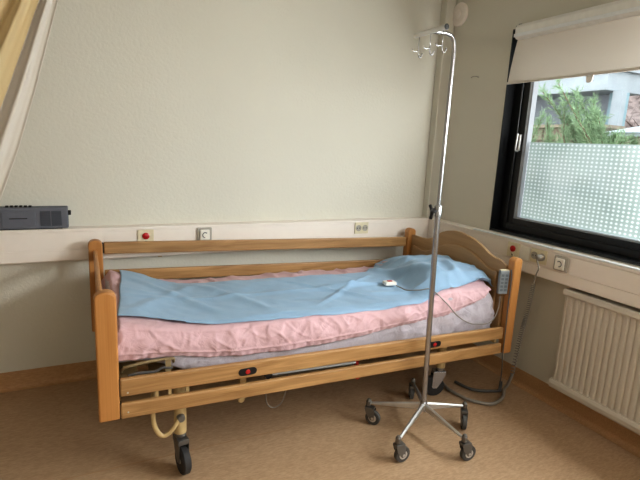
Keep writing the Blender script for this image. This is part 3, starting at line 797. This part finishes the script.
for k in range(3):
    a = .35+k*2*PI/3
    dd = Vector((.25*math.cos(a), 0, 0)) + Vector((0, math.cos(a)*.75, math.sin(a)))
    p0 = Vector((1.447, 1.763, 1.145)); dd = Vector((-.35*math.cos(a)-.1, -.9*math.cos(a), math.sin(a))).normalized()
    tube(kb, [p0, p0+dd*.018, p0+dd*.036], [.010, .0075, .0085], 10)
obj('star_knob', kb, M['black'], iv, smooth=40)
# head bar with hooks
bb_ = BM(); tube(bb_, [(1.352, 1.668, 1.919), (1.352, 1.872, 1.917)], .0115, 20)
hbar = obj('hook_bar', bb_, M['steel'], iv, smooth=35)
obj('end_plug', lathe(BM(), (1.352, 1.6678, 1.919), (0, -1, 0), [(0, .0108), (.002, .0118), (.003, .009), (.003, 0)], 18), M['black'], hbar)
for y in (1.685, 1.765, 1.845):
    h = BM(); X_ = 1.352; tube(h, [(X_, y, 1.9065), (X_, y, 1.842)], .0019, 8)
    tube(h, smooth_path([(X_, y, 1.846), (X_+.003, y, 1.830), (X_+.012, y, 1.824), (X_+.020, y, 1.832), (X_+.022, y, 1.842)], 5), .0028, 8)
    tube(h, smooth_path([(X_, y, 1.852), (X_-.012, y-.002, 1.846), (X_-.030, y-.002, 1.846), (X_-.036, y-.002, 1.853)], 5), .0022, 8)
    obj('hook', h, M['chrome'], hbar, smooth=True)
obj('leg_hub', lathe(BM(), (1.516, 1.77, .108), (0, 0, 1), [(0, .012), (.004, .020), (.045, .020), (.052, .0165), (.058, .0136)], 20), M['chrome'], iv, smooth=35)
RW = .039
for k, (ex, ey, sw) in enumerate(((1.288, 1.931, -50), (1.243, 1.600, 0), (1.541, 1.493, -5), (1.750, 1.722, -125), (1.645, 2.030, 60))):
    e = Vector((ex, ey, .15)); a = math.atan2(ey-HC.y, ex-HC.x)
    dirv = Vector((math.cos(a), math.sin(a), 0)); side = Vector((-dirv.y, dirv.x, 0))
    lg = BM()
    s0 = HC+dirv*.014; tops = (.158, .122); hgt = (.042, .012); wd = (.010, .008)
    R_ = []
    for p, tz, hh, w_ in ((s0, tops[0], hgt[0], wd[0]), (e, tops[1], hgt[1], wd[1])):
        R_.append([lg.verts.new((p+side*w_).to_2d().to_3d()+Vector((0, 0, tz-.006))), lg.verts.new((p).to_2d().to_3d()+Vector((0, 0, tz))), lg.verts.new((p-side*w_).to_2d().to_3d()+Vector((0, 0, tz-.006))), lg.verts.new((p-side*w_*.4).to_2d().to_3d()+Vector((0, 0, tz-hh))), lg.verts.new((p+side*w_*.4).to_2d().to_3d()+Vector((0, 0, tz-hh)))])
    for j in range(5): lg.faces.new((R_[0][j], R_[0][(j+1) % 5], R_[1][(j+1) % 5], R_[1][j]))
    lg.faces.new(R_[0][::-1]); lg.faces.new(R_[1]); bmesh.ops.recalc_face_normals(lg, faces=lg.faces)
    obj('leg', lg, M['steel'], iv, bevel=.002)
    c = BM(); lathe(c, (e.x, e.y, .098), (0, 0, 1), [(0, .009), (.004, .013), (.030, .013), (.034, .010), (.040, .008), (.042, 0)], 16)
    Rk = Matrix.Translation((e.x, e.y, 0)) @ Matrix.Rotation(math.radians(sw), 4, 'Z'); trl = .028
    c2 = BM(); box(c2, -.016, trl+.004, -.0165, .0165, .083, .097)
    for s in (-1, 1):
        poly = [(-.016, .088), (trl+.010, .088), (trl+.009, .030), (trl-.009, .028), (-.008, .062)]
        A = [c2.verts.new((p_, s*.0148-.0012, q)) for p_, q in poly]; B_ = [c2.verts.new((p_, s*.0148+.0012, q)) for p_, q in poly]
        for i in range(5): c2.faces.new((A[i], A[(i+1) % 5], B_[(i+1) % 5], B_[i]))
        c2.faces.new(A[::-1]); c2.faces.new(B_)
    bmesh.ops.recalc_face_normals(c2, faces=c2.faces); c2.transform(Rk)
    me = bpy.data.meshes.new('tmp'); c2.to_mesh(me); c.from_mesh(me); c2.free()
    co = obj('caster', c, M['greymetal'], iv, bevel=.0015)
    c = BM(); lathe(c, (trl, -.0115, RW), (0, 1, 0), [(0, .022), (0, RW-.004), (.003, RW), (.020, RW), (.023, RW-.004), (.023, .022)], 28); c.transform(Rk)
    obj('tyre', c, M['rubber'], co, smooth=35)
    c = BM(); lathe(c, (trl, -.0175, RW), (0, 1, 0), [(0, 0), (0, .006), (.003, .007), (.0045, .021), (.0305, .021), (.032, .007), (.035, .006), (.035, 0)], 20); c.transform(Rk)
    obj('hub', c, M['steel'], co, smooth=35)

# ------------------------------------------------------------------ outdoors
struct('ground', bx(2.66, 14, -4, 14, .80, .90), M['outground'])
ga = thing('garage_building', (8.0, 6.6, .9), 'grey rendered outbuilding with pale fascia and blue-grey corner post outside', 'building')
obj('wall', bx(7.1, 7.25, 4.72, 11, .9, 2.40), M['garage'], ga)
obj('roof_fascia', bx(6.55, 7.4, 4.55, 11.3, 2.345, 2.62), M['fascia'], ga, bevel=.01)
c = BM(); prism(c, [(6.5, 2.6205), (7.5, 2.6205), (7.5, 3.3), (6.9, 2.9)], 'y', 4.5, 11.3)
obj('roof', c, M['fascia'], ga)
obj('corner_post', bx(6.9, 7.06, 4.53, 4.72, .9, 2.345), M['bluepost'], ga)
c = BM(); box(c, 6.7, 6.8, 4.40, 4.54, .9, 2.345)
obj('downpipe', c, M['fascia'], ga)
# stone planter wall (individual courses kept as one surface)
st = BM(); random.seed(3); 
for r_ in range(4):
    y = 4.1+random.random()*.2
    while y < 9:
        L_ = random.uniform(.28, .5); z = 1.02+r_*.2
        box(st, 5.95+random.uniform(-.03, .03), 6.3, y, y+L_-.02, z, z+.185); y += L_
struct('trim_3', st, M['stone'], bevel=.02)
struct('trim_4', bx(6.0, 6.35, 4.1, 9, .9, 1.79), M['slate'])
struct('trim_5', bx(5.88, 6.4, 4.1, 9, 1.80, 1.84), M['stone'])
pc = BM(); box(pc, 5.9, 6.5, 3.2, 4.0, 1.69, 1.735)
v = [pc.verts.new(p) for p in ((5.88, 3.15, 1.735), (6.52, 3.15, 1.735), (6.52, 4.05, 1.735), (5.88, 4.05, 1.735), (6.2, 3.7, 1.84))]
for a, b in ((0, 1), (1, 2), (2, 3), (3, 0)): pc.faces.new((v[a], v[b], v[4]))
gp = thing('gate_pillar', (6.2, 3.6, .9), 'white pyramid-capped stone pillar outside the window', 'pillar')
obj('cap', pc, M['fascia'], gp)
obj('shaft', bx(5.95, 6.45, 3.25, 3.95, .9, 1.688), M['stone'], gp)
# brown scrub bank
bk_ = BM(); random.seed(9)
def bank(u, v):
    y = -2+u*9.5; x = 8.6+v*3.5; return (x, y, .9+2.3*v**.7+.25*nz(x, y, 0, 1.3)*v)
grid(bk_, 60, 24, bank)
struct('hill', bk_, M['scrub'], smooth=True)
sc_ = BM()
for k in range(2600):
    u, v = random.random(), random.random(); p = Vector(bank(u, v)); s = random.uniform(.05, .16)
    a = Vector((random.uniform(-1, 1), random.uniform(-1, 1), random.uniform(.1, 1.3))).normalized()*s*2
    b = a.orthogonal().normalized()*s*.25
    q = [sc_.verts.new(w_) for w_ in (p-b, p+b, p+a)]; sc_.faces.new(q)
tag(obj('brown_scrub', sc_, M['scrub']), 'bare brown scrub covering the bank outside', 'shrubs', kind='stuff')

def conifer(name, base, tips, label, nsub=12, blade=.10, seed=1):
    rnd = random.Random(seed)
    T_ = thing(name, base, label, 'tree', None)
    wood_ = BM(); lf = BM(); B0 = Vector(base)
    tube(wood_, [B0, B0+Vector((0, .05, .35))], [.05, .04], 8)
    for tp in tips:
        tp = Vector(tp); s = B0+Vector((rnd.uniform(-.1, .1), rnd.uniform(-.05, .15), .3+rnd.random()*.2))
        mid = s.lerp(tp, .5)+Vector((rnd.uniform(-.1, .1), rnd.uniform(-.1, .1), -.08))
        P = smooth_path([s, mid, tp], 10); tube(wood_, P, [.016*(1-i/len(P))+.003 for i in range(len(P))], 5)
        for i, p in enumerate(P):
            f_ = i/len(P)
            if f_ < .18: continue
            dr = (P[min(i+1, len(P)-1)]-P[max(i-1, 0)]).normalized()
            for j in range(nsub):
                # secondary twig
                d_ = (dr*rnd.uniform(.5, 1.1)+Vector((rnd.uniform(-1, 1), rnd.uniform(-1, 1), rnd.uniform(-.6, 1)))*.8).normalized()
                Ln = rnd.uniform(.07, .20)*(1.15-f_*.6)
                for q in range(9):
                    c_ = p+d_*Ln*q/9+Vector((rnd.gauss(0, .004), rnd.gauss(0, .004), rnd.gauss(0, .004)))
                    nd = (d_+Vector((rnd.uniform(-1, 1), rnd.uniform(-1, 1), rnd.uniform(-1, 1)))*.6).normalized()*blade*rnd.uniform(.35, .7)
                    w_ = nd.orthogonal().normalized()*.0028
                    w_.rotate(Matrix.Rotation(rnd.random()*6, 3, nd.normalized()))
                    t3 = [lf.verts.new(z_) for z_ in (c_-w_, c_+w_, c_+nd)]; lf.faces.new(t3)
    obj('trunk', wood_, M['bark'], T_, smooth=True)
    obj('foliage', lf, M['leaf'], T_)
    return T_
conifer('juniper_bush', (4.55, 2.95, .9), [(4.5, 3.66, 2.16), (4.45, 3.80, 2.08), (4.6, 3.50, 2.06), (4.5, 3.42, 1.96), (4.6, 3.30, 1.95), (4.5, 3.22, 1.85), (4.45, 3.12, 1.80), (4.5, 3.35, 1.75), (4.6, 3.55, 1.80), (4.4, 3.05, 1.68), (4.5, 2.95, 1.62), (4.5, 3.55, 1.92), (4.4, 2.82, 1.58), (4.6, 3.40, 1.62)],
        'green juniper with feathery upright sprays just outside the window', 7, .10, 4)
conifer('juniper_bush', (4.9, 4.0, .9), [(4.8, 3.98, 1.80), (4.9, 4.15, 1.86), (4.8, 4.3, 1.82), (4.9, 3.75, 1.72), (4.85, 4.45, 1.80), (4.8, 3.6, 1.65), (4.9, 4.0, 1.65), (4.8, 4.6, 1.75)],
        'low green juniper outside, behind the left edge of the glass', 6, .10, 8)
conifer('juniper_bush', (5.4, 2.9, .9), [(5.4, 3.2, 1.68), (5.3, 3.05, 1.73), (5.4, 2.95, 1.66), (5.4, 3.35, 1.62)],
        'small green bush outside at the right edge of the glass', 8, .09, 12)

# ------------------------------------------------------------------ light
wd_ = bpy.data.worlds.new('overcast'); bpy.context.scene.world = wd_; wd_.use_nodes = True
nt = wd_.node_tree; bg = nt.nodes['Background']
tc = nt.nodes.new('ShaderNodeTexCoord'); sp = nt.nodes.new('ShaderNodeSeparateXYZ'); rp = nt.nodes.new('ShaderNodeValToRGB')
nt.links.new(tc.outputs['Generated'], sp.inputs[0]); nt.links.new(sp.outputs['Z'], rp.inputs[0]); nt.links.new(rp.outputs[0], bg.inputs['Color'])
rp.color_ramp.elements[0].color = (.75, .78, .80, 1); rp.color_ramp.elements[1].color = (.88, .95, 1.0, 1)
bg.inputs['Strength'].default_value = SKY = 4.2
def area(name, loc, rot, sx, sy, e, col=(1, 1, 1), portal=False):
    l = bpy.data.lights.new(name, 'AREA'); l.shape = 'RECTANGLE'; l.size = sx; l.size_y = sy; l.energy = e; l.color = col
    o = bpy.data.objects.new(name, l); link(o); o.location = loc; o.rotation_euler = rot
    if portal: l.cycles.is_portal = True
    return o
area('sky_portal', (2.60, (WY0+WY1)/2, (WZ0+WZ1)/2), (0, PI/2, 0), WZ1-WZ0, WY1-WY0, 1, portal=True)
# added fill lamp behind the viewer; the wall there has no window
area('rear_fill_light', (1.0, YF+.05, 1.95), (PI/2-.25, 0, .25), 1.9, .9, 36, (1, .98, .95))
# added lamp outside the near half of the window, strengthens daylight indoors
area('window_boost_light', (2.72, .2, 1.62), (0, PI/2-.15, 0), 1.0, 1.8, 165, (.97, .985, 1))

# ------------------------------------------------------------------ camera
cam = bpy.data.cameras.new('camera'); co = bpy.data.objects.new('camera', cam); link(co)
R = ((0.8992459562682168, -0.43474273392289076, 0.0485331375094473), (-0.042964502324584534, -0.19818704201550885, -0.9792221136785788), (0.4353283377811064, 0.8784763239145341, -0.19689740131943181))
r, dn, fw = map(Vector, R)
m4 = Matrix.Identity(4)
for i in range(3): m4[i][0] = r[i]; m4[i][1] = -dn[i]; m4[i][2] = -fw[i]
m4.translation = (0, 0, 1.43); co.matrix_world = m4
cam.sensor_width = 36; cam.lens = 481.55/640*36; cam.clip_start = .02
scn = bpy.context.scene; scn.camera = co
scn.view_settings.view_transform = 'Standard'; scn.view_settings.look = 'Medium High Contrast'
scn.view_settings.exposure = 0.08
